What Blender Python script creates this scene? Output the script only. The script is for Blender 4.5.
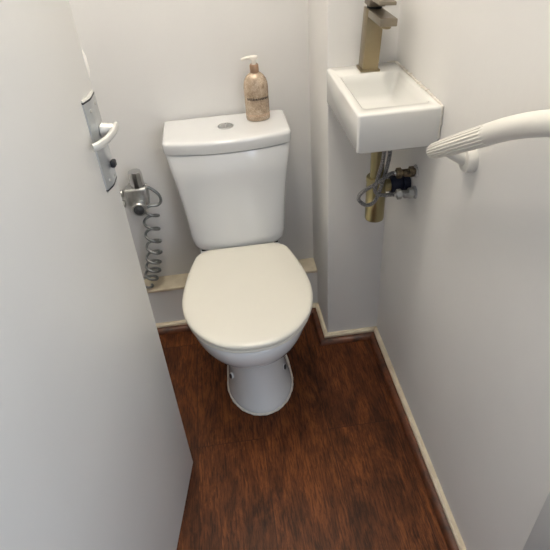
import bpy, bmesh, math, random
from mathutils import Vector, Matrix
random.seed(4)
for o in list(bpy.data.objects): bpy.data.objects.remove(o)
scene = bpy.context.scene
COL = scene.collection
PI = math.pi

# ------------------------------------------------------------------ camera
cam_d = bpy.data.cameras.new('camera'); cam = bpy.data.objects.new('camera', cam_d); COL.objects.link(cam)
Rv = Vector((0.99051829, -0.12291961, -0.06135376)); Uv = Vector((0.1235348, 0.60154013, 0.78923293))
Fv = Vector((0.06010545, 0.78932898, -0.61102135))
m = Matrix((Rv, Uv, -Fv)).transposed().to_4x4(); m.translation = Vector((-0.45292158, -1.61888384, 1.38303642))
cam.matrix_world = m
cam_d.sensor_fit = 'HORIZONTAL'; cam_d.sensor_width = 36; cam_d.lens = 36*534.5494/550
cam_d.clip_start = .02
scene.camera = cam

# ------------------------------------------------------------------ light
LAMP = Vector((-.47, -.64, 2.29)); LAMP_POWER = 71.0; LAMP_COL = (1.0, .935, .84)
world = bpy.data.worlds.new('world'); scene.world = world; world.use_nodes = True
bg = world.node_tree.nodes['Background']; bg.inputs[0].default_value = (.80, .88, 1.0, 1); bg.inputs[1].default_value = .56
ld = bpy.data.lights.new('hall_daylight', 'AREA'); ld.shape = 'RECTANGLE'; ld.size = 1.3; ld.size_y = 1.3
ld.energy = 30; ld.color = (.80, .88, 1.0)
lo = bpy.data.objects.new('hall_daylight', ld); COL.objects.link(lo)
lo.location = (.75, -2.7, 1.5); lo.rotation_euler = (Vector((-.6, -.8, .5)) - Vector(lo.location)).to_track_quat('-Z', 'Y').to_euler()
vs = scene.view_settings
scene.display_settings.display_device = 'sRGB'
vs.view_transform = 'Standard'; vs.look = 'None'; vs.exposure = 0.0; vs.gamma = 1.0; vs.use_curve_mapping = False

# ------------------------------------------------------------------ materials
def mat(name, col, rough=.5, metal=0.0, spec=.5, bump=0.0, bscale=200, coat=0.0, var=0.0, vscale=6, col2=None):
    M = bpy.data.materials.new(name); M.use_nodes = True
    nt = M.node_tree; b = nt.nodes['Principled BSDF']
    b.inputs['Base Color'].default_value = (*col, 1); b.inputs['Roughness'].default_value = rough
    b.inputs['Metallic'].default_value = metal; b.inputs['Specular IOR Level'].default_value = spec
    b.inputs['Coat Weight'].default_value = coat; b.inputs['Coat Roughness'].default_value = .08
    tc = nt.nodes.new('ShaderNodeTexCoord')
    n = nt.nodes.new('ShaderNodeTexNoise'); n.inputs['Scale'].default_value = vscale; n.inputs['Detail'].default_value = 5
    nt.links.new(tc.outputs['Object'], n.inputs['Vector'])
    r = nt.nodes.new('ShaderNodeValToRGB')
    c2 = col2 or tuple(c*(1-var) for c in col)
    r.color_ramp.elements[0].position = .35; r.color_ramp.elements[1].position = .65
    r.color_ramp.elements[0].color = (*c2, 1); r.color_ramp.elements[1].color = (*col, 1)
    nt.links.new(n.outputs['Fac'], r.inputs[0]); nt.links.new(r.outputs[0], b.inputs['Base Color'])
    if bump:
        n2 = nt.nodes.new('ShaderNodeTexNoise'); n2.inputs['Scale'].default_value = bscale; n2.inputs['Detail'].default_value = 4
        nt.links.new(tc.outputs['Object'], n2.inputs['Vector'])
        bp = nt.nodes.new('ShaderNodeBump'); bp.inputs['Strength'].default_value = bump; bp.inputs['Distance'].default_value = .004
        nt.links.new(n2.outputs['Fac'], bp.inputs['Height']); nt.links.new(bp.outputs['Normal'], b.inputs['Normal'])
    return M

def floor_mat():
    M = bpy.data.materials.new('dark_oak_laminate'); M.use_nodes = True
    nt = M.node_tree; L = nt.links; b = nt.nodes['Principled BSDF']
    N = nt.nodes.new
    tc = N('ShaderNodeTexCoord')
    mp = N('ShaderNodeMapping'); mp.inputs['Rotation'].default_value = (0, 0, PI/2); mp.inputs['Location'].default_value = (.57, 1.25, 0)
    L.new(tc.outputs['Object'], mp.inputs['Vector'])
    br = N('ShaderNodeTexBrick'); br.offset = .37; br.inputs['Scale'].default_value = 1
    br.inputs['Brick Width'].default_value = 1.2; br.inputs['Row Height'].default_value = .2
    br.inputs['Mortar Size'].default_value = .0011; br.inputs['Mortar Smooth'].default_value = .3
    br.inputs['Color1'].default_value = (0, 0, 0, 1); br.inputs['Color2'].default_value = (1, 1, 1, 1); br.inputs['Mortar'].default_value = (.5, .5, .5, 1)
    L.new(mp.outputs[0], br.inputs['Vector'])
    # grain: stretched noise, offset per plank
    sep = N('ShaderNodeVectorMath'); sep.operation = 'MULTIPLY'; sep.inputs[1].default_value = (12, 4.0, 1)
    L.new(tc.outputs['Object'], sep.inputs[0])
    off = N('ShaderNodeVectorMath'); off.operation = 'MULTIPLY_ADD'; off.inputs[1].default_value = (7, 5, 3)
    L.new(br.outputs['Color'], off.inputs[0]); L.new(sep.outputs[0], off.inputs[2])
    n1 = N('ShaderNodeTexNoise'); n1.inputs['Scale'].default_value = 1.0; n1.inputs['Detail'].default_value = 9; n1.inputs['Roughness'].default_value = .72; n1.inputs['Distortion'].default_value = 1.3
    L.new(off.outputs[0], n1.inputs['Vector'])
    sep2 = N('ShaderNodeVectorMath'); sep2.operation = 'MULTIPLY'; sep2.inputs[1].default_value = (4.2, 1.3, 1)
    L.new(off.outputs[0], sep2.inputs[0])
    n2 = N('ShaderNodeTexNoise'); n2.inputs['Scale'].default_value = 4.0; n2.inputs['Detail'].default_value = 6; n2.inputs['Roughness'].default_value = .7
    n2.inputs['Distortion'].default_value = .6
    L.new(sep2.outputs[0], n2.inputs['Vector'])
    r1 = N('ShaderNodeValToRGB'); e = r1.color_ramp.elements
    e[0].position = .30; e[0].color = (.046, .0135, .0045, 1); e[1].position = .72; e[1].color = (.25, .078, .019, 1)
    x = e.new(.48); x.color = (.112, .034, .0095, 1)
    L.new(n1.outputs['Fac'], r1.inputs[0])
    r2 = N('ShaderNodeValToRGB'); r2.color_ramp.elements[0].position = .38; r2.color_ramp.elements[0].color = (.36, .33, .33, 1)
    r2.color_ramp.elements[1].position = .58; r2.color_ramp.elements[1].color = (1.15, 1.12, 1.1, 1)
    L.new(n2.outputs['Fac'], r2.inputs[0])
    mx = N('ShaderNodeMix'); mx.data_type = 'RGBA'; mx.blend_type = 'MULTIPLY'; mx.inputs['Factor'].default_value = 1.0
    L.new(r1.outputs[0], mx.inputs[6]); L.new(r2.outputs[0], mx.inputs[7])
    # worn dark knots and stains
    kn = N('ShaderNodeTexNoise'); kn.inputs['Scale'].default_value = 4.3; kn.inputs['Detail'].default_value = 4
    mk = N('ShaderNodeVectorMath'); mk.operation = 'MULTIPLY'; mk.inputs[1].default_value = (1.6, .8, 1)
    L.new(off.outputs[0], mk.inputs[0]) if False else L.new(tc.outputs['Object'], mk.inputs[0])
    L.new(mk.outputs[0], kn.inputs['Vector'])
    r3 = N('ShaderNodeValToRGB'); r3.color_ramp.elements[0].position = .30; r3.color_ramp.elements[0].color = (.28, .27, .30, 1)
    r3.color_ramp.elements[1].position = .52; r3.color_ramp.elements[1].color = (1, 1, 1, 1)
    L.new(kn.outputs['Fac'], r3.inputs[0])
    mx2 = N('ShaderNodeMix'); mx2.data_type = 'RGBA'; mx2.blend_type = 'MULTIPLY'; mx2.inputs['Factor'].default_value = .8
    L.new(mx.outputs[2], mx2.inputs[6]); L.new(r3.outputs[0], mx2.inputs[7])
    mx3 = N('ShaderNodeMix'); mx3.data_type = 'RGBA'; mx3.inputs[7].default_value = (.018, .007, .004, 1)
    fm = N('ShaderNodeMath'); fm.operation = 'MULTIPLY'; fm.inputs[1].default_value = .75
    L.new(br.outputs['Fac'], fm.inputs[0]); L.new(fm.outputs[0], mx3.inputs[0]); L.new(mx2.outputs[2], mx3.inputs[6])
    L.new(mx3.outputs[2], b.inputs['Base Color'])
    b.inputs['Roughness'].default_value = .42; b.inputs['Specular IOR Level'].default_value = .22
    bp = N('ShaderNodeBump'); bp.inputs['Strength'].default_value = .25; bp.inputs['Distance'].default_value = .002
    L.new(n2.outputs['Fac'], bp.inputs['Height']); L.new(bp.outputs[0], b.inputs['Normal'])
    return M

WALL = mat('painted_plaster', (.76, .745, .72), .62, bump=.10, bscale=45, var=.035, vscale=3, spec=.35)
CEIL = mat('ceiling_paint', (.80, .79, .77), .8)
DOORM = mat('door_paint', (.60, .585, .55), .42, bump=.03, bscale=60, var=.03, vscale=4)
LIN = mat('lining_paint', (.58, .59, .59), .45, var=.05)
YEL = mat('yellowed_gloss_paint', (.74, .66, .50), .35, bump=.3, bscale=70, col2=(.60, .51, .37), vscale=22)
BEADM = mat('stained_beading', (.15, .045, .016), .42, col2=(.05, .018, .008), vscale=30, bump=.1)
FLOOR = floor_mat()
CER = mat('white_ceramic', (.74, .745, .74), .12, spec=.5, coat=.5, var=.015)
PLA = mat('cream_seat_plastic', (.76, .73, .64), .28, var=.02)
BAS = mat('basin_ceramic', (.77, .765, .73), .16, coat=.4, var=.015)
SEAL = mat('sealant', (.78, .75, .69), .45, bump=.5, bscale=120, col2=(.66, .62, .54), vscale=60)
HOSM = mat('grey_hose', (.34, .35, .34), .36, .8, var=.3, vscale=60)
CHR = mat('chrome', (.62, .62, .62), .16, 1.0)
DULL = mat('dull_chrome', (.60, .60, .58), .36, .9, var=.25, vscale=60)
ALU = mat('brushed_aluminium', (.60, .62, .63), .38, .75, var=.08, vscale=40)
LEVM = mat('satin_grey_lever', (.62, .61, .57), .35, .35)
CAPG = mat('dark_grey_metal', (.10, .105, .11), .35, .6)
BLK = mat('black_plastic', (.012, .012, .015), .35)
RUB = mat('black_rubber', (.015, .015, .015), .7)
BRASS = mat('brushed_bronze', (.31, .25, .155), .30, .9, var=.12, vscale=25, bump=.05, bscale=300)
BRDK = mat('brushed_bronze_top', (.30, .26, .20), .34, .9, var=.12, vscale=25)
GOLD = mat('antique_brass', (.38, .33, .18), .34, .9, var=.10, vscale=30)
OLDB = mat('tarnished_brass', (.26, .20, .12), .4, .8, col2=(.07, .055, .04), vscale=130)
NAVY = mat('dark_blue_plastic', (.008, .012, .035), .4, var=.3)
BRAID = mat('braided_steel', (.45, .45, .45), .35, .9, bump=1.0, bscale=900, col2=(.16, .16, .17), vscale=350)
RAIL = mat('white_rail_plastic', (.80, .775, .71), .35, var=.03)
COPB = mat('copper_pump', (.55, .36, .24), .28, .8)
PUMP = mat('cream_pump_plastic', (.85, .80, .72), .3)
INK = mat('dark_brown_ink', (.07, .045, .03), .5)
PAINTD = mat('spilt_white_paint', (.75, .74, .72), .5)
ESC = mat('grime_paint', (.30, .30, .30), .6, col2=(.62, .60, .58), vscale=140)

def lamp_mat():
    M = bpy.data.materials.new('lit_opal_globe'); M.use_nodes = True
    nt = M.node_tree; nt.nodes.clear(); o = nt.nodes.new('ShaderNodeOutputMaterial'); e = nt.nodes.new('ShaderNodeEmission')
    e.inputs[0].default_value = (*LAMP_COL, 1)
    e.inputs[1].default_value = LAMP_POWER
    nt.links.new(e.outputs[0], o.inputs[0]); return M

def soap_mat():
    M = bpy.data.materials.new('rose_gold_soap'); M.use_nodes = True
    nt = M.node_tree; L = nt.links; b = nt.nodes['Principled BSDF']; N = nt.nodes.new
    tc = N('ShaderNodeTexCoord')
    v = N('ShaderNodeTexVoronoi'); v.feature = 'DISTANCE_TO_EDGE'; v.inputs['Scale'].default_value = 240
    L.new(tc.outputs['Object'], v.inputs['Vector'])
    r = N('ShaderNodeValToRGB'); r.color_ramp.elements[0].position = .05; r.color_ramp.elements[0].color = (.42, .32, .225, 1)
    r.color_ramp.elements[1].position = .22; r.color_ramp.elements[1].color = (.60, .485, .37, 1)
    L.new(v.outputs['Distance'], r.inputs[0])
    n = N('ShaderNodeTexNoise'); n.inputs['Scale'].default_value = 60; L.new(tc.outputs['Object'], n.inputs['Vector'])
    r2 = N('ShaderNodeValToRGB'); r2.color_ramp.elements[0].position = .40; r2.color_ramp.elements[0].color = (.82, .79, .76, 1); r2.color_ramp.elements[1].position = .62; r2.color_ramp.elements[1].color = (1.08, 1.08, 1.08, 1)
    L.new(n.outputs['Fac'], r2.inputs[0])
    mx = N('ShaderNodeMix'); mx.data_type = 'RGBA'; mx.blend_type = 'MULTIPLY'; mx.inputs['Factor'].default_value = 1
    L.new(r.outputs[0], mx.inputs[6]); L.new(r2.outputs[0], mx.inputs[7]); L.new(mx.outputs[2], b.inputs['Base Color'])
    b.inputs['Roughness'].default_value = .25; b.inputs['Metallic'].default_value = .15
    return M
SOAP = soap_mat()

# ------------------------------------------------------------------ mesh helpers
def link(name, bm, m, parent=None, smooth=True, angle=40):
    bmesh.ops.remove_doubles(bm, verts=bm.verts, dist=1e-6)
    bmesh.ops.recalc_face_normals(bm, faces=bm.faces)
    me = bpy.data.meshes.new(name); bm.to_mesh(me); bm.free()
    if smooth:
        for p in me.polygons: p.use_smooth = True
        me.set_sharp_from_angle(angle=math.radians(angle))
    me.materials.append(m)
    o = bpy.data.objects.new(name, me); COL.objects.link(o)
    if parent: o.parent = parent
    return o

def thing(name, label, cat, loc=(0, 0, 0), group=None):
    o = bpy.data.objects.new(name, None); o.empty_display_size = .05; COL.objects.link(o); o.location = loc
    o['label'] = label; o['category'] = cat
    if group: o['group'] = group
    return o

def tag(o, label, cat, group=None):
    o['label'] = label; o['category'] = cat
    if group: o['group'] = group
    return o

def struct(name, bm, m, label, cat, **k):
    o = link(name, bm, m, **k); o['kind'] = 'structure'; tag(o, label, cat); return o

def box(bm, x0, x1, y0, y1, z0, z1, bev=0.0, seg=3, mtx=None):
    vs_ = [bm.verts.new((x, y, z)) for x in (x0, x1) for y in (y0, y1) for z in (z0, z1)]
    fs = [(0, 1, 3, 2), (4, 6, 7, 5), (0, 4, 5, 1), (2, 3, 7, 6), (0, 2, 6, 4), (1, 5, 7, 3)]
    faces = [bm.faces.new([vs_[i] for i in f]) for f in fs]
    bmesh.ops.recalc_face_normals(bm, faces=faces)
    vv = vs_
    if bev:
        es = list({e for f in faces for e in f.edges})
        r = bmesh.ops.bevel(bm, geom=es, offset=bev, segments=seg, profile=.5, affect='EDGES')
        vv = list({v for f in r['faces'] for v in f.verts} | {v for v in vs_ if v.is_valid})
    if mtx is not None:
        for v in {v for v in vv if v.is_valid}: v.co = mtx @ v.co
    return bm

def loft(bm, rings, cap0=True, cap1=True, closed=True):
    R = [[bm.verts.new(p) for p in r] for r in rings]
    n = len(R[0])
    for a, b in zip(R, R[1:]):
        for i in range(n if closed else n-1):
            j = (i+1) % n
            bm.faces.new((a[i], a[j], b[j], b[i]))
    if cap0: bm.faces.new(list(reversed(R[0])))
    if cap1: bm.faces.new(R[-1])
    return bm

def frames(pts):
    pts = [Vector(p) for p in pts]; T = []
    for i in range(len(pts)):
        a = pts[max(i-1, 0)]; b = pts[min(i+1, len(pts)-1)]; T.append((b-a).normalized())
    ref = Vector((0, 0, 1)) if abs(T[0].z) < .9 else Vector((1, 0, 0))
    n = (ref - T[0]*ref.dot(T[0])).normalized(); out = []
    for p, t in zip(pts, T):
        n = (n - t*n.dot(t)).normalized(); out.append((p, n, t.cross(n)))
    return out

def tube(bm, pts, r, seg=16, round_ends=False, prof=None):
    if not hasattr(r, '__len__'): r = [r]*len(pts)
    rings = []
    fr = frames(pts)
    T0 = (fr[1][0]-fr[0][0]).normalized(); T1 = (fr[-1][0]-fr[-2][0]).normalized()
    def ring(p, n, b, rad):
        out = []
        for k in range(seg):
            a = 2*PI*k/seg; q = prof(k) if prof else 1
            out.append(p + (n*math.cos(a)+b*math.sin(a))*rad*q)
        return out
    if round_ends:
        for s in range(1, 6):
            a = s/6*PI/2
            rings.append(ring(fr[0][0]-T0*r[0]*math.cos(a), fr[0][1], fr[0][2], r[0]*math.sin(a)))
    for (p, n, b), rad in zip(fr, r): rings.append(ring(p, n, b, rad))
    if round_ends:
        for s in range(5, 0, -1):
            a = s/6*PI/2
            rings.append(ring(fr[-1][0]+T1*r[-1]*math.cos(a), fr[-1][1], fr[-1][2], r[-1]*math.sin(a)))
    return loft(bm, rings)

def spline(ctrl, n=12):
    P = [Vector(p) for p in ctrl]; P = [P[0]*2-P[1]] + P + [P[-1]*2-P[-2]]; out = []
    for i in range(1, len(P)-2):
        for k in range(n):
            t = k/n; a, b, c, d = P[i-1:i+3]
            out.append(.5*((2*b)+(c-a)*t+(2*a-5*b+4*c-d)*t*t+(3*b-a-3*c+d)*t**3))
    out.append(P[-2]); return out

def lathe(bm, prof, c, axis='Z', seg=32, sx=1, sy=1, mtx=None):
    rings = []
    for r, h in prof:
        ring = []
        for k in range(seg):
            a = 2*PI*k/seg; u, v = r*math.cos(a)*sx, r*math.sin(a)*sy
            p = {'Z': (u, v, h), 'X': (h, u, v), 'Y': (v, h, u)}[axis]
            p = Vector(p)
            if mtx is not None: p = mtx @ p
            ring.append(p + Vector(c))
        rings.append(ring)
    return loft(bm, rings)

def NB(): return bmesh.new()

# ------------------------------------------------------------------ the room
RW = .005
YC, WC, YL, ZL = -.2466, .1747, -.0777, .1909       # boxed corner, pipe ledge
XL = -.96; YF0, YF1 = -1.208, -1.36; H = 2.42
struct('floor', box(NB(), XL-.6, .5, -3.6, .06, -.05, 0), FLOOR, 'dark reddish brown wood plank floor around the toilet', 'floor', smooth=False)
struct('ceiling', box(NB(), XL-.06, .06, YF1, .06, H, H+.05), CEIL, 'white ceiling above the small toilet room', 'ceiling', smooth=False)
struct('wall_back', box(NB(), XL-.06, .06, 0, .06, 0, H), WALL, 'off-white painted wall behind the toilet cistern', 'wall', smooth=False)
struct('wall_left', box(NB(), XL-.06, XL, YF1, 0, 0, H), WALL, 'off-white wall hidden behind the open door', 'wall', smooth=False)
struct('wall_right', box(NB(), RW, .06, YF1, 0, 0, H), WALL, 'off-white wall carrying the grab rail and basin', 'wall', smooth=False)
bm = NB(); box(bm, XL, -.812, YF1, YF0, 0, H); box(bm, -.812, RW, YF1, YF0, 2.03, H)
struct('wall_front', bm, WALL, 'off-white wall with the doorway the camera looks through', 'wall', smooth=False)
bm = NB(); box(bm, -.012, RW, YF1, YF0, 0, 2.03, .002, 2)
struct('trim_1', bm, LIN, 'grey painted door lining at the bottom right corner of the photo', 'door lining', angle=30)
bm = NB(); box(bm, -.812, -.80, YF1, YF0, 0, 2.03, .002, 2)
struct('trim_2', bm, LIN, 'grey painted door lining on the hinge side', 'door lining', angle=30)
# boxed-in corner (tapers a touch towards the back) and pipe ledge
bm = NB()
pl = [(-WC, YC), (RW, YC), (RW, 0), (-.179, 0)]
loft(bm, [[(x, y, z) for x, y in pl] for z in (0, H)])
es = [e for e in bm.edges if abs(e.verts[0].co.x+WC) < 1e-4 and abs(e.verts[1].co.x+WC) < 1e-4 and abs(e.verts[0].co.z-e.verts[1].co.z) > 1]
bmesh.ops.bevel(bm, geom=es, offset=.004, segments=3, profile=.5, affect='EDGES')
struct('wall_corner', bm, WALL, 'off-white boxed-in corner column under and behind the basin', 'wall', angle=30)
bm = NB(); box(bm, XL, -.1785, YL, 0, 0, ZL-.012)
struct('wall_ledge', bm, WALL, 'low painted pipe boxing along the wall behind the toilet', 'pipe boxing', smooth=False)
bm = NB(); box(bm, XL, -.1785, YL-.003, 0, ZL-.012, ZL, .003, 2)
struct('trim_3', bm, YEL, 'yellowed, warm-light tinted top board of the low boxing behind the toilet', 'trim', angle=30)  # board tone mixes dirty yellowed paint with warm top light put into the colour
# skirting: thin yellowed strip + brown quadrant beading
SH, ST, BW = .031, .014, .020
def strip(pts2, name, label):
    """pts2: floor polyline of the wall face, room on the left-hand side of travel; mitred offsets"""
    P = [Vector((x, y)) for x, y in pts2]
    def off(d):
        out = []
        for i, p in enumerate(P):
            ns = []
            if i > 0: t = (p-P[i-1]).normalized(); ns.append(Vector((-t.y, t.x)))
            if i < len(P)-1: t = (P[i+1]-p).normalized(); ns.append(Vector((-t.y, t.x)))
            if len(ns) == 2:
                b = (ns[0]+ns[1]).normalized(); out.append(p + b*d/max(.2, b.dot(ns[0])))
            else: out.append(p+ns[0]*d)
        return out
    return off
def run(pts2, name_a, lab_a, name_b, lab_b):
    off = strip(pts2, '', '')
    prof = [(0, 0), (0, SH), (ST*.6, SH), (ST, SH-.004), (ST, 0)]
    bm = NB(); offs = {d: off(d) for d, _ in prof}
    loft(bm, [[(offs[d][i].x, offs[d][i].y, z) for d, z in prof] for i in range(len(pts2))])
    struct(name_a, bm, YEL, lab_a, 'skirting', angle=30)
    qp = [(ST, 0), (ST, BW*.95)] + [(ST+BW*math.sin(a), BW*.95*math.cos(a)) for a in [PI/2*k/6 for k in range(1, 7)]]
    bm = NB(); offs = {d: off(d) for d, _ in qp}
    loft(bm, [[(offs[d][i].x, offs[d][i].y, z) for d, z in qp] for i in range(len(pts2))])
    struct(name_b, bm, BEADM, lab_b, 'beading', angle=50)
run([(RW, YF0), (RW, YC)], 'baseboard_right', 'thin yellowed white skirting strip along the right wall', 'trim_4', 'brown quarter-round beading along the right wall')
run([(RW, YC), (-WC, YC), (-.1765, YL)], 'baseboard_corner', 'thin yellowed skirting strip round the boxed corner below the basin', 'trim_5', 'brown quarter-round beading round the boxed corner below the basin')
run([(-.1765, YL), (XL, YL)], 'baseboard_back', 'thin yellowed skirting strip along the low boxing behind the toilet', 'trim_6', 'brown quarter-round beading along the low boxing behind the toilet')

# ceiling lamp (out of frame, lights the room)
lt = thing('ceiling_lamp', 'round opal pendant globe hanging from the ceiling', 'lamp', (LAMP.x, LAMP.y, H))
lathe(NB_ := NB(), [(.001, -.03), (.045, -.028), (.05, 0), (.001, 0)], (0, 0, 0)); link('ceiling_rose', NB_, PLA, lt)
tube(NB_ := NB(), [(0, 0, -.02), (0, 0, LAMP.z-H+.095)], .004, 8); link('cord', NB_, PLA, lt)
NB_ = NB(); bmesh.ops.create_uvsphere(NB_, u_segments=24, v_segments=16, radius=.10, matrix=Matrix.Translation((0, 0, LAMP.z-H))); link('globe', NB_, lamp_mat(), lt)

# ------------------------------------------------------------------ door
D0 = Vector((-.6639, -.6823, 0)); E_ = Vector((-.17089132, -.98528988, 0)); NV = Vector((.98528988, -.17089132, 0))
door = bpy.data.objects.new('door_1', None); COL.objects.link(door); door['kind'] = 'structure'
tag(door, 'off-white flush door standing open at the left edge of the photo', 'door')
door.matrix_world = Matrix(((E_.x, NV.x, 0, D0.x), (E_.y, NV.y, 0, D0.y), (0, 0, 1, 0), (0, 0, 0, 1)))   # local x = from free edge to hinge, y = out of the visible face
bm = NB(); box(bm, 0, .655, -.038, 0, .007, 1.985, .0018, 2); link('door_leaf', bm, DOORM, door, angle=30)
bm = NB(); tube(bm, [(.001, -.001, 1.118), (.0006, -.001, 1.13), (.0006, -.001, 1.152), (.001, -.001, 1.163)], [.0012, .0042, .0045, .0012], 10); o = link('edge_glint', bm, PUMP, door)  # pale bump stands in for light glinting on the chipped door edge
# lock plate: shallow ridged extrusion with dark joints and pale end caps
z0, z1 = .934, 1.100
sec = [(.005, 0), (.005, .003), (.034, .0068), (.042, .0068), (.0605, .003), (.0605, 0)]
bm = NB(); loft(bm, [[(x, y, z) for x, y in sec] for z in (z0+.006, z1-.006)]); plate = link('lock_plate', bm, ALU, door, smooth=False)
for a, b in ((z1-.006, z1-.003), (z0+.003, z0+.006)):
    bm = NB(); loft(bm, [[(x, y*1.04, z) for x, y in sec] for z in (a, b)]); link('end_joint', bm, BLK, plate, smooth=False)
for a, b in ((z1-.003, z1), (z0, z0+.003)):
    bm = NB(); s2 = [(x*.98+.0007, y*.72) for x, y in sec]
    r0 = [(x, y, a) for x, y in sec]; r1 = [(x, y, b) for x, y in s2]
    loft(bm, [r0, r1] if b > 1 else [[(x, y, z0) for x, y in s2], [(x, y, b) for x, y in sec]]); link('end_cap', bm, LEVM, plate, smooth=False)
for (sx_, sz_, dep) in ((.046, z1-.022, .0066), (.020, z1-.018, .0056), (.046, z0+.018, .0066), (.018, z0+.014, .0056)):
    bm = NB(); lathe(bm, [(.0005, 0), (.0032, 0), (.0030, .0018), (.0005, .0022)], (sx_, dep-.0014, sz_), 'Y', 12); link('screw', bm, DULL, plate)
# lever
LZ = 1.037
bm = NB(); lathe(bm, [(.001, 0), (.0125, 0), (.0125, .004), (.0112, .006), (.0112, .017), (.0095, .022), (.001, .023)], (.026, .008, LZ), 'Y', 24)
lev = link('lever_handle', bm, LEVM, door)
pth = spline([(.010, .0285, LZ+.003), (.024, .0305, LZ+.002), (.045, .030, LZ), (.066, .026, LZ-.002), (.086, .017, LZ-.003), (.092, .012, LZ-.003)], 6)
bm = NB(); rings = []
for i, (p, n, b) in enumerate(frames(pth)):
    t = (pth[min(i+1, len(pth)-1)]-pth[max(i-1, 0)]).normalized(); up = Vector((0, 0, 1)); sd = t.cross(up).normalized()
    w, th = .0066*(.75+.25*min(1, i/4)), .0042
    rings.append([p+up*w*math.copysign(abs(math.cos(a))**.6, math.cos(a))+sd*th*math.copysign(abs(math.sin(a))**.8, math.sin(a)) for a in [2*PI*k/16 for k in range(16)]])
loft(bm, rings); link('lever_arm', bm, LEVM, lev)
bm = NB(); box(bm, .016, .030, .006, .015, .967, .980, .003, 3); th_ = link('thumb_turn', bm, BLK, door); th_['label'] = 'small black thumb turn'
for hz in (.25, 1.75):
    bm = NB(); tube(bm, [(.66, .002, hz-.05), (.66, .002, hz+.05)], .006, 12); link('hinge', bm, DULL, door)

# ------------------------------------------------------------------ toilet
TX = -.449
toilet = thing('toilet', 'white close-coupled toilet with its cream lid closed', 'toilet', (TX, -.35, 0))
def TL(bm):                       # toilet parts are written in room coordinates with x measured from the toilet axis
    for v in bm.verts: v.co += Vector((0, .35, 0))
    return bm
def plan(front, half, mid, back, hb, z, n=48, pw=2.0, rb=.04):
    """egg plan: front half ellipse to y=front, widest at y=mid, easing to half width hb at y=back"""
    pts = []
    for k in range(n+1):
        a = PI*k/n; c, s = math.cos(a), math.sin(a)
        pts.append((half*math.copysign(abs(c)**(2/pw), c), mid-(mid-front)*abs(s)**(2/pw), z))
    L = []
    m_ = 14
    for k in range(1, m_+1):
        t = k/m_
        y = mid+(back-mid)*(1-(1-t)**1.6)
        u = (y-mid)/(back-mid)
        x = hb+(half-hb)*max(0, 1-(u/.64)**1.7)
        L.append((-x, y, z))
    pts += L + [(-x, y, z) for x, y, z in reversed(L)]
    return pts
bm = NB()
S = [  # z, front, half, mid, back, hb
    (0.0, -.540, .1055, -.40, -.085, .085), (.004, -.542, .1065, -.40, -.085, .085), (.018, -.538, .104, -.40, -.085, .083), (.035, -.528, .100, -.39, -.085, .08),
    (.08, -.512, .093, -.385, -.085, .08), (.13, -.502, .090, -.38, -.085, .08), (.18, -.500, .091, -.38, -.085, .08),
    (.21, -.514, .096, -.38, -.085, .085), (.235, -.540, .108, -.39, -.083, .09), (.26, -.574, .125, -.40, -.082, .10), (.285, -.605, .142, -.415, -.082, .115), (.315, -.632, .157, -.43, -.082, .125),
    (.345, -.648, .167, -.435, -.08, .135), (.372, -.656, .172, -.44, -.08, .132), (.390, -.657, .173, -.44, -.08, .131), (.397, -.654, .171, -.44, -.081, .130), (.400, -.646, .165, -.44, -.083, .126)]
loft(bm, [[(x+.011*max(0, 1-z/.26), y, z_) for x, y, z_ in plan(f, h, mi, b, hb, z)] for z, f, h, mi, b, hb in S])
pan = link('pan', TL(bm), CER, toilet, angle=60)
# sealant bead round the foot
bp_ = [(x+.011, y, z) for x, y, z in plan(-.543, .1075, -.40, -.085, .086, .002)]
bm = NB(); nn = len(bp_)
rings = []
for i in range(nn):
    p = Vector(bp_[i]); q = Vector(bp_[(i+1) % nn]); pr = Vector(bp_[i-1]); t = (q-pr).normalized(); n = Vector((t.y, -t.x, 0))
    rad = .0042+.0012*math.sin(i*1.7)*math.sin(i*.6)
    rings.append([p+n*rad*math.cos(a)+Vector((0, 0, 1))*rad*math.sin(a) for a in [2*PI*k/8 for k in range(8)]])
rings.append(rings[0]); loft(bm, rings, False, False); link('foot_sealant', TL(bm), SEAL, pan)
# lid + seat
def lidplan(z, g=0.0):
    pts = []
    n = 56
    for k in range(n+1):
        a = PI*k/n; c, s = math.cos(a), math.sin(a)
        pts.append(((.1830-g)*math.copysign(abs(c)**(.93), c), -.452-(.212-g)*abs(s)**.96, z))
    L = []
    for k in range(1, 15):
        t = k/15
        y = -.452+t*.235
        xx = .1830*(1-.272*t**1.7)
        if t > .84: xx -= .016*((t-.84)/.16)**2
        L.append((-(xx-g), y - (g if t > .9 else 0), z))
    L.append((-(.106-g), -.2165-g, z)); L.append((-(.05), -.216-g, z))
    return [(x+.0025, y, z_) for x, y, z_ in pts + L + [(-x, y, z_) for x, y, z_ in reversed(L)]]
bm = NB(); lz = .4145
loft(bm, [lidplan(lz, .012), lidplan(lz+.0008, .002), lidplan(lz+.004, 0), lidplan(lz+.011, 0), lidplan(lz+.0145, .002), lidplan(lz+.0168, .006), lidplan(lz+.018, .014), lidplan(lz+.0185, .03), lidplan(lz+.0188, .06)])
ld_ = link('seat_lid', TL(bm), PLA, toilet, angle=60); ld_['label'] = 'cream plastic closed lid'
bm = NB(); zz = .4005
out = [lidplan(zz, .007), lidplan(zz+.002, .004), lidplan(zz+.007, .004), lidplan(zz+.0088, .006), lidplan(zz+.0095, .012)]
inn = [[(p[0]*.62, -.43+(p[1]+.43)*.62, p[2]) for p in r] for r in reversed(out)]
loft(bm, out+inn+[out[0]], False, False)
link('seat', TL(bm), PLA, toilet, angle=60)
for s in (-1, 1):
    bm = NB(); box(bm, s*.075-.018, s*.075+.018, -.221, -.204, .4002, .4095, .002, 2); link('seat_hinge', TL(bm), PLA, toilet)
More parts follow.
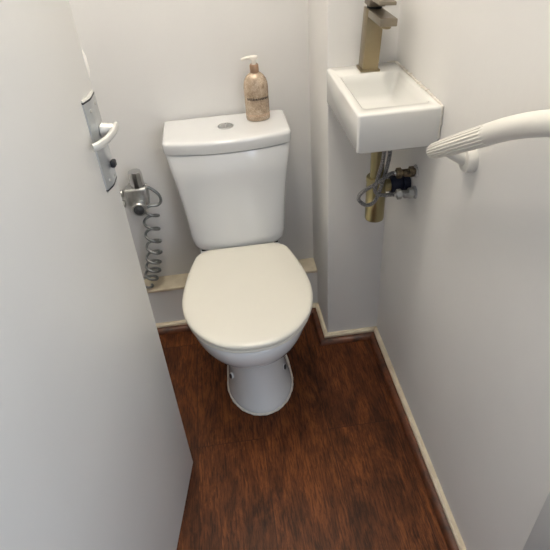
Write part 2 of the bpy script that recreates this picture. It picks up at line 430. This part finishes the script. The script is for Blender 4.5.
# fixing holes in the foot
for s, x, y in ((-1, -.080, -.442), (1, .094, -.434)):
    mt = Matrix.Rotation(-s*.55, 4, 'Z') @ Matrix.Rotation(s*math.radians(80), 4, 'Y')
    bm = NB(); lathe(bm, [(.008, -.012), (.0095, -.002), (.0088, .0016), (.0076, .0020), (.007, -.002), (.0005, -.002)], (x, y, .088), 'Z', 20, mtx=mt, sx=1.25)
    sc = link('fixing_recess', TL(bm), CER, pan)
    bm = NB(); lathe(bm, [(.0005, -.004), (.0078, -.004), (.0078, .0026), (.0005, .0030)], (x, y, .088), 'Z', 16, mtx=mt, sx=1.25)
    k = link('fixing_hole', TL(bm), BLK, pan); k['label'] = 'dark fixing hole'
# cistern
def cisplan(z, hw, fs, fc, back, r, n=24):
    """rounded plan: straight back, sides, bowed front (fs at the sides, fc in the middle)"""
    pts = [(hw, back, z), (0, back, z), (-hw, back, z)]
    fr = []
    for k in range(n+1):
        u = -1+2*k/n
        fr.append((hw*u, fs+(fc-fs)*(1-u*u), z))
    # round the two front corners by replacing ends with arcs
    def arc(c, a0, a1): return [(c[0]+r*math.cos(a0+(a1-a0)*k/6), c[1]+r*math.sin(a0+(a1-a0)*k/6), z) for k in range(7)]
    left = arc((-hw+r, fs+r*.76), PI, PI*1.5-.30); right = arc((hw-r, fs+r*.76), PI*1.5+.30, 2*PI)
    midp = [p for p in fr if -hw+r*1.15 < p[0] < hw-r*1.15]
    # fixed count of middle points
    xs = [-hw+r*1.1+(2*hw-2.2*r)*k/(n-1) for k in range(n)]
    midp = [(x, fs+(fc-fs)*(1-(x/hw)**2), z) for x in xs]
    return pts + left + midp + right
bm = NB()
CS = [(.4022, .110, -.164, -.186, .035), (.404, .128, -.174, -.199, .036), (.410, .140, -.179, -.206, .037), (.424, .1475, -.181, -.210, .036), (.45, .1515, -.180, -.210, .034), (.50, .1535, -.177, -.207, .030), (.56, .159, -.174, -.203, .026), (.65, .170, -.172, -.201, .022), (.734, .1815, -.171, -.200, .022), (.737, .180, -.169, -.198, .022)]
loft(bm, [cisplan(z, hw, fs, fc, -.012, r) for z, hw, fs, fc, r in CS])
cis = link('cistern', TL(bm), CER, toilet, angle=50)
bm = NB()
LSs = [(.740, -.004, 0), (.7405, -.0008, 0), (.743, 0, 0), (.765, .0012, 0), (.770, .0005, 0), (.7735, -.0015, 0), (.7755, -.005, 0), (.7765, -.011, 0), (.777, -.03, 0)]
loft(bm, [cisplan(z, .1845+g, -.1735-g, -.2025-g, -.010, .022+min(0, g)*.5) for z, g, _ in LSs])
cl = link('cistern_lid', TL(bm), CER, toilet, angle=50)
bm = NB(); lathe(bm, [(.023, .775), (.0235, .7795), (.022, .7805), (.0195, .7805), (.019, .7785), (.0005, .7785)], (.0005, -.100, 0), 'Z', 32, sx=1, sy=.95); fb = link('flush_button', TL(bm), CHR, toilet); fb['label'] = 'small round chrome dual flush button'
for s in (-1, 1):
    bm = NB(); pts = [(s*(.0012+.0172*math.sin(PI*k/16))+.0005, -.100-.0172*math.cos(PI*k/16)) for k in range(17)]
    loft(bm, [[(x, y, z) for x, y in pts] for z in (.778, .7802)]); link('button_half', TL(bm), DULL, fb, angle=30)
bm = NB(); loft(bm, [[(.098*math.cos(a)*k_, -.10+.045*math.sin(a)*k_, z) for a in [2*PI*k/40 for k in range(40)]] for z, k_ in ((.3985, 1), (.4045, 1))]); link('cistern_gasket', TL(bm), RUB, toilet)
for s in (-1, 1):
    bm = NB(); box(bm, s*.118-.007, s*.118+.007, -.176, -.15, .3985, .409, .002, 2); link('rubber_buffer', TL(bm), RUB, toilet)

# ------------------------------------------------------------------ soap bottle on the cistern
sb = thing('soap_dispenser', 'rose gold patterned pump soap bottle standing on the cistern lid', 'soap bottle', (-.348, -.064, .7772))
bm = NB(); lathe(bm, [(.001, 0), (.030, 0), (.0345, .002), (.0355, .006), (.0355, .095), (.0345, .106), (.031, .117), (.0245, .127), (.017, .1335), (.0125, .136), (.0115, .138), (.001, .138)], (0, 0, 0), 'Z', 40, sy=.82)
sbo = link('bottle', bm, SOAP, sb)
bm = NB(); lathe(bm, [(.001, .136), (.0125, .136), (.0128, .138), (.0128, .155), (.0115, .158), (.001, .158)], (0, 0, 0), 'Z', 28); link('pump_collar', bm, COPB, sb)
bm = NB(); lathe(bm, [(.001, .157), (.0065, .157), (.0060, .164), (.006, .170), (.0115, .172), (.0122, .176), (.0115, .1795), (.001, .181)], (0, 0, 0), 'Z', 24)
tube(bm, spline([(.002, 0, .1755), (-.014, -.001, .1768), (-.026, -.002, .1762), (-.035, -.0025, .1735)], 5), [.006-.0028*k/15 for k in range(16)], 12)
link('pump_head', bm, PUMP, sb)
def wrap_text(txt, size, zc, rx, ry, a0, mat_, parent, name, gap=1.0):
    cu = bpy.data.curves.new('t', 'FONT'); cu.body = txt; cu.size = size; cu.align_x = 'CENTER'; cu.space_character = gap; cu.resolution_u = 2; cu.offset = .00035
    o = bpy.data.objects.new('t', cu); COL.objects.link(o)
    dg = bpy.context.evaluated_depsgraph_get(); me = bpy.data.meshes.new_from_object(o.evaluated_get(dg)); bpy.data.objects.remove(o)
    bm = NB(); bm.from_mesh(me)
    bmesh.ops.subdivide_edges(bm, edges=[e for e in bm.edges if e.calc_length() > .003], cuts=2)
    bmesh.ops.triangulate(bm, faces=bm.faces)
    r = (rx+ry)/2
    for v in bm.verts:
        a = a0+v.co.x/r; zz = zc+v.co.y
        v.co = Vector((rx*math.sin(a)*1.006, -ry*math.cos(a)*1.006, zz))
    g = bmesh.ops.extrude_face_region(bm, geom=list(bm.faces))
    for v in [x for x in g['geom'] if isinstance(x, bmesh.types.BMVert)]: v.co = Vector((v.co.x*1.008, v.co.y*1.008, v.co.z))
    return link(name, bm, mat_, parent, smooth=False)
wrap_text('BAYLIS & HARDING', .0088, .064, .0355, .0355*.82, .12, INK, sbo, 'printed_lettering', .86)
for zz in (.016, .020):
    bm = NB(); nseg = 60; rings = []
    for k in range(nseg+1):
        a = 2*PI*k/nseg; c = Vector((.0356*math.cos(a), .0356*.82*math.sin(a), zz)); n = Vector((math.cos(a), math.sin(a), 0))
        rings.append([c+n*.0005*math.cos(b)+Vector((0, 0, .0006*math.sin(b))) for b in [2*PI*j/6 for j in range(6)]])
    loft(bm, rings, False, False); link('printed_band', bm, COPB if zz < .1 else INK, sbo)

# ------------------------------------------------------------------ basin
basin = thing('wash_basin', 'small white rectangular basin mounted in the corner on the right wall', 'basin', (0, 0, .87))
ZS, YS, HS = .9597, -.5753, .0882
def rrect(x0, x1, y0, y1, r, z, n=6):
    out = []
    for cx_, cy_, a in ((x1-r, y1-r, 0), (x0+r, y1-r, PI/2), (x0+r, y0+r, PI), (x1-r, y0+r, 1.5*PI)):
        for k in range(n+1):
            t = a+PI/2*k/n; out.append((cx_+r*math.cos(t), cy_+r*math.sin(t), z))
    return out
bx0, bx1, by0, by1 = -WC-.0025, RW-.0005, YS, YC-.001
ix0, ix1, iy0, iy1 = -.157, -.013, -.541, -.318
R_ = [rrect(bx0+.004, bx1-.001, by0+.004, by1-.001, .006, ZS-HS), rrect(bx0, bx1, by0, by1, .007, ZS-HS+.004)]
for k, (g, dz) in enumerate(((0, .006), (.0006, .0035), (.002, .0015), (.004, .0004), (.006, 0))):
    R_.append(rrect(bx0+g, bx1-g*.3, by0+g, by1-g*.3, .007, ZS-dz))
R_ += [rrect(ix0-.003, ix1+.003, iy0-.003, iy1+.003, .013, ZS), rrect(ix0, ix1, iy0, iy1, .012, ZS-.002), rrect(ix0+.004, ix1-.004, iy0+.006, iy1-.004, .012, ZS-.02),
       rrect(ix0+.012, ix1-.014, iy0+.022, iy1-.012, .013, ZS-.050), rrect(ix0+.018, ix1-.02, iy0+.03, iy1-.018, .014, ZS-.060), rrect(ix0+.03, ix1-.032, iy0+.045, iy1-.03, .014, ZS-.064), rrect(-.105, -.065, -.44, -.40, .0199, ZS-.067)]
bm = NB(); loft(bm, R_)
for v in bm.verts: v.co.z -= .87
bb = link('basin_bowl', bm, BAS, basin, angle=50)
# plug hole ring
bm = NB(); lathe(bm, [(.010, ZS-.0665), (.021, ZS-.0665), (.021, ZS-.064), (.018, ZS-.063), (.012, ZS-.0655)], (-.085, -.42, -.87), 'Z', 24); link('waste_ring', bm, GOLD, basin)
# lumpy sealant along the two walls
def bead(pts, r, parent, name):
    P = []
    for a, b in zip(pts, pts[1:]):
        a, b = Vector(a), Vector(b); n = max(4, int((b-a).length/.006))
        for k in range(n): P.append(a.lerp(b, k/n))
    P.append(Vector(pts[-1]))
    rr = [r*(.7+.6*random.random()) for _ in P]
    bm = NB(); tube(bm, [p+Vector((random.uniform(-1, 1)*.0006, 0, random.uniform(-1, 1)*.0006)) for p in P], rr, 8)
    return link(name, bm, SEAL, parent)
bead([(-.02, YC-.002, ZS-.869), (.001, YC-.006, ZS-.869), (.002, YC-.05, ZS-.869), (.002, YS+.02, ZS-.869), (.002, YS+.002, ZS-.871), (.002, YS+.0005, ZS-.94)], .0028, basin, 'wall_sealant')
for k in range(7):
    bm = NB(); y = -.30-.028*k+random.uniform(-.006, .006)
    tube(bm, spline([(.002, y, .0905), (-.001-.004*random.random(), y-.012, .0915+.002*random.random()), (.003, y-.022, .093+.005*random.random())], 4), .0012, 6, True); link('sealant_smear', bm, SEAL, basin)

# ------------------------------------------------------------------ tap
TPX, TPY = -.081, -.2905
tap = thing('basin_tap', 'square brushed bronze mixer tap standing on the basin', 'tap', (TPX, TPY, ZS+.0012)); tap.rotation_euler = (0, .065, 0)
bm = NB(); box(bm, -.0245, .0245, -.0235, .0235, 0, .0055, .0012, 2); link('tap_base', bm, BRASS, tap, angle=30)
bm = NB(); box(bm, -.0195, .0195, -.021, .021, .005, .139, .0016, 2); link('tap_body', bm, BRASS, tap, angle=30)
bm = NB(); box(bm, -.0195, .0195, -.119, -.0205, .1235, .1395, .0016, 2); box(bm, -.0155, .0155, -.114, -.030, .1394, .1402, .0004, 1)
sp = link('spout', bm, BRDK, tap, angle=30)
bm = NB(); lathe(bm, [(.001, .117), (.010, .117), (.0115, .1185), (.0115, .125), (.001, .125)], (0, -.103, 0), 'Z', 20); link('aerator', bm, BRASS, sp)
bm = NB(); lathe(bm, [(.001, .1390), (.0175, .1390), (.0175, .1455), (.001, .1455)], (0, 0, 0), 'Z', 24); link('tap_neck', bm, RUB, tap)
bm = NB(); box(bm, -.0195, .0195, -.0215, .0215, .145, .168, .0016, 2); hd = link('tap_handle', bm, BRDK, tap, angle=30)
bm = NB(); box(bm, -.0195, .0195, -.098, -.012, .1615, .1690, .0014, 2); link('tap_lever', bm, BRDK, hd, angle=30)

# ------------------------------------------------------------------ plumbing under the basin
TX0, TY0 = -.082, -.420
trap = thing('bottle_trap', 'antique brass bottle trap hanging below the basin', 'waste trap', (TX0, TY0, .605))
bm = NB(); lathe(bm, [(.001, 0), (.021, 0), (.0245, .002), (.0255, .006), (.0255, .112), (.0265, .113), (.0265, .124), (.0255, .126), (.012, .127), (.001, .127)], (0, 0, 0), 'Z', 32); link('trap_cup', bm, GOLD, trap)
bm = NB(); lathe(bm, [(.001, .120), (.0175, .120), (.0175, .256), (.001, .256)], (0, 0, 0), 'Z', 28); link('inlet_pipe', bm, GOLD, trap)
bm = NB(); lathe(bm, [(.017, .246), (.021, .246), (.021, .254), (.025, .257), (.025, .2664), (.017, .2664)], (0, 0, 0), 'Z', 28); link('waste_nut', bm, GOLD, trap)
bm = NB(); lathe(bm, [(.001, .015), (.0165, .015), (.0165, .046), (.001, .046)], (0, 0, .097), 'X', 28)
link('outlet_pipe', bm, GOLD, trap)
bm = NB(); lathe(bm, [(.001, .036), (.0215, .036), (.0245, .038), (.0245, .064), (.022, .067), (.0265, .0675), (.0265, .079), (.022, .086), (.001, .086)], (0, 0, .097), 'X', 28); nv = link('wall_connector', bm, NAVY, trap); nv['label'] = 'dark blue plastic pipe connector at the wall'
# isolation valves on the wall
def valve(name, y, z, m_, lab, L_=.052):
    v = thing(name, lab, 'valve', (RW-.001, y, z), 'isolation valves below the basin')
    bm = NB(); lathe(bm, [(.001, -.003), (.0155, -.003), (.0165, -.0012), (.0165, 0), (.001, 0)], (0, 0, 0), 'X', 20); link('wall_flange', bm, ESC, v)
    bm = NB(); lathe(bm, [(.001, -L_), (.0085, -L_), (.0085, -.002), (.001, -.002)], (0, 0, 0), 'X', 20); link('valve_body', bm, m_, v)
    for h in (-L_+.002, -.018):
        bm = NB(); lathe(bm, [(.007, h), (.0125, h), (.0132, h+.001), (.0132, h+.011), (.0125, h+.012), (.007, h+.012)], (0, 0, 0), 'X', 6); link('hex_nut', bm, m_, v, angle=25)
    bm = NB(); box(bm, -L_*.5-.008, -L_*.5+.008, -.0125, -.004, -.007, .007, .002, 2); s = link('screw_slot', bm, m_, v)
    return v
VY = -.464
valve('isolation_valve', VY, .757, OLDB, 'tarnished brass isolation valve on the right wall, the upper of two', .052)
valve('isolation_valve', VY-.008, .702, DULL, 'dull chrome isolation valve on the right wall, the lower of two', .050)
def hose(ctrl, lab, cuffs):
    h = thing('flexible_hose', lab, 'hose', ctrl[0], 'braided hoses below the basin')
    c0 = Vector(ctrl[0])
    P = [p-c0 for p in spline(ctrl, 10)]
    bm = NB(); tube(bm, P, .0048, 12); link('braided_sleeve', bm, BRAID, h)
    for i0, i1 in ((0, 5), (len(P)-6, len(P)-1)):
        bm = NB(); tube(bm, P[i0:i1+1], .0060, 16); link('crimp_collar', bm, CHR, h)
    return h
hose([(-.046, VY, .757), (-.062, VY, .757), (-.098, -.480, .745), (-.134, -.474, .720), (-.140, -.470, .698), (-.118, -.466, .677), (-.094, -.459, .684), (-.077, -.457, .735), (-.064, -.455, .800), (-.064, -.452, .845), (-.066, -.448, .8715)],
     'braided steel hose looping in front of the brass trap', True)
hose([(-.044, VY-.008, .702), (-.060, VY-.008, .703), (-.086, -.472, .706), (-.099, -.470, .718), (-.094, -.465, .745), (-.082, -.460, .79), (-.078, -.456, .84), (-.079, -.452, .8715)],
     'braided steel hose rising straight from the lower valve to the basin', True)

# ------------------------------------------------------------------ grab rail
g0 = Vector((RW, -.734, .918)); RX = -.055
gr = thing('grab_rail', 'white plastic grab rail with fluted grip on the right wall', 'grab rail', g0)
A = Vector((RX, -.690, .9185)); B = Vector((RX, -.892, 1.0375)); dB = (B-A).normalized()
P1 = [A+(B-A)*t for t in (0, .04, .1, .3, .6, .9, 1)]
def flute(k): return 1.0+.05*(1 if k % 4 < 2 else -1)
bm = NB(); tube(bm, [p-g0 for p in P1], [.0135, .0145, .015, .016, .0165, .0165, .0165], 72, True, flute); link('fluted_grip', bm, RAIL, gr, angle=25)
bm = NB(); tube(bm, [p-g0 for p in spline([B-dB*.004, B+dB*.022, (RX, -.940, 1.065), (RX, -.985, 1.088), (RX, -1.030, 1.108), (RX, -1.09, 1.132), (RX, -1.15, 1.155)], 8)], .0168, 32, True); link('smooth_bar', bm, RAIL, gr)
bm = NB(); tube(bm, [(-.014, 0, .002), (-.03, 0, .008), (RX-g0.x+.004, -.000, .025)], [.015, .013, .012], 24); link('stand_off', bm, RAIL, gr)
FL = [(.001, 0), (.027, 0), (.027, -.013), (.025, -.018), (.018, -.020), (.001, -.020)]
bm = NB(); lathe(bm, FL, (0, 0, 0), 'X', 36); link('wall_flange', bm, RAIL, gr)
e1 = Vector((RW, -1.155, 1.13))-g0
bm = NB(); lathe(bm, FL, e1, 'X', 36); tube(bm, [e1+Vector((-.014, 0, .002)), e1+Vector((-.03, 0, .008)), e1+Vector((RX-RW+.004, 0, .022))], [.015, .013, .012], 24); link('wall_flange', bm, RAIL, gr)

# ------------------------------------------------------------------ douche valve and coiled hose on the back wall
dv = thing('douche_valve', 'chrome angle valve with knob on the back wall beside the door edge', 'valve', (-.765, 0, .56))
bm = NB(); lathe(bm, [(.001, 0), (.030, 0), (.030, -.004), (.022, -.009), (.001, -.009)], (0, 0, 0), 'Y', 24); link('wall_rose', bm, DULL, dv)
bm = NB(); lathe(bm, [(.001, -.005), (.014, -.005), (.014, -.04), (.001, -.04)], (0, 0, 0), 'Y', 20); box(bm, -.026, .045, -.072, -.028, -.028, .033, .008, 3)
link('valve_body', bm, DULL, dv)
bm = NB(); lathe(bm, [(.001, .031), (.0205, .031), (.0225, .034), (.0215, .078), (.0195, .084), (.001, .086)], (.016, -.049, 0), 'Z', 10); k = link('valve_knob', bm, CHR, dv, angle=25)
bm = NB(); lathe(bm, [(.001, -.06), (.0200, -.06), (.0200, -.082), (.0235, -.083), (.0235, -.098), (.020, -.102), (.001, -.102)], (.012, 0, -.026), 'Y', 24); ed = link('round_outlet', bm, DULL, dv)
bm = NB(); lathe(bm, [(.001, -.1015), (.0175, -.1015), (.016, -.104), (.008, -.104), (.006, -.1055), (.001, -.1055)], (.012, 0, -.026), 'Y', 20); link('outlet_cap', bm, CAPG, ed)
bm = NB(); lathe(bm, [(.001, -.062), (.012, -.062), (.012, -.035), (.001, -.035)], (0, -.049, .012), 'X', 16); lathe(bm, [(.001, -.060), (.012, -.060), (.012, -.035), (.001, -.035)], (0, -.055, -.022), 'X', 16); link('side_inlet', bm, DULL, dv)
# coiled hose
cx0, cz0 = -.702, .50
ch = thing('coiled_hose', 'grey coiled shower hose dangling from the chrome valve', 'hose', (-.74, -.05, .5))
h0 = Vector((-.74, -.05, .5))
pts = spline([(-.727, -.050, .588), (-.712, -.050, .580), (-.690, -.052, .556), (-.687, -.054, .532), (-.700, -.056, .520), (-.722, -.060, .522), (-.738, -.064, .518)], 8)
turns, n = 7.6, 26
zz, ph = .516, PI
N_ = int(turns*n)
for i in range(1, N_):
    t = i/N_
    r = .0235+.002*math.sin(i*.3)
    a = PI + 2*PI*i/n
    pit = .056*(1-.52*t)
    zz -= pit/n
    axx = -.7215 - .056*t - (.030*((t-.72)/.28)**1.5 if t > .72 else 0)
    pts.append(Vector((axx+r*math.cos(a), -.062+r*.9*math.sin(a)*(1 if True else -1), zz-.004*math.cos(a))))
bm = NB(); tube(bm, [p-h0 for p in pts], .0048, 10); hz_ = link('hose_coil', bm, HOSM, ch)
bm = NB(); tube(bm, [p-h0 for p in pts[:4]], .006, 12); link('hose_nut', bm, CHR, ch)
bpy.context.view_layer.update()
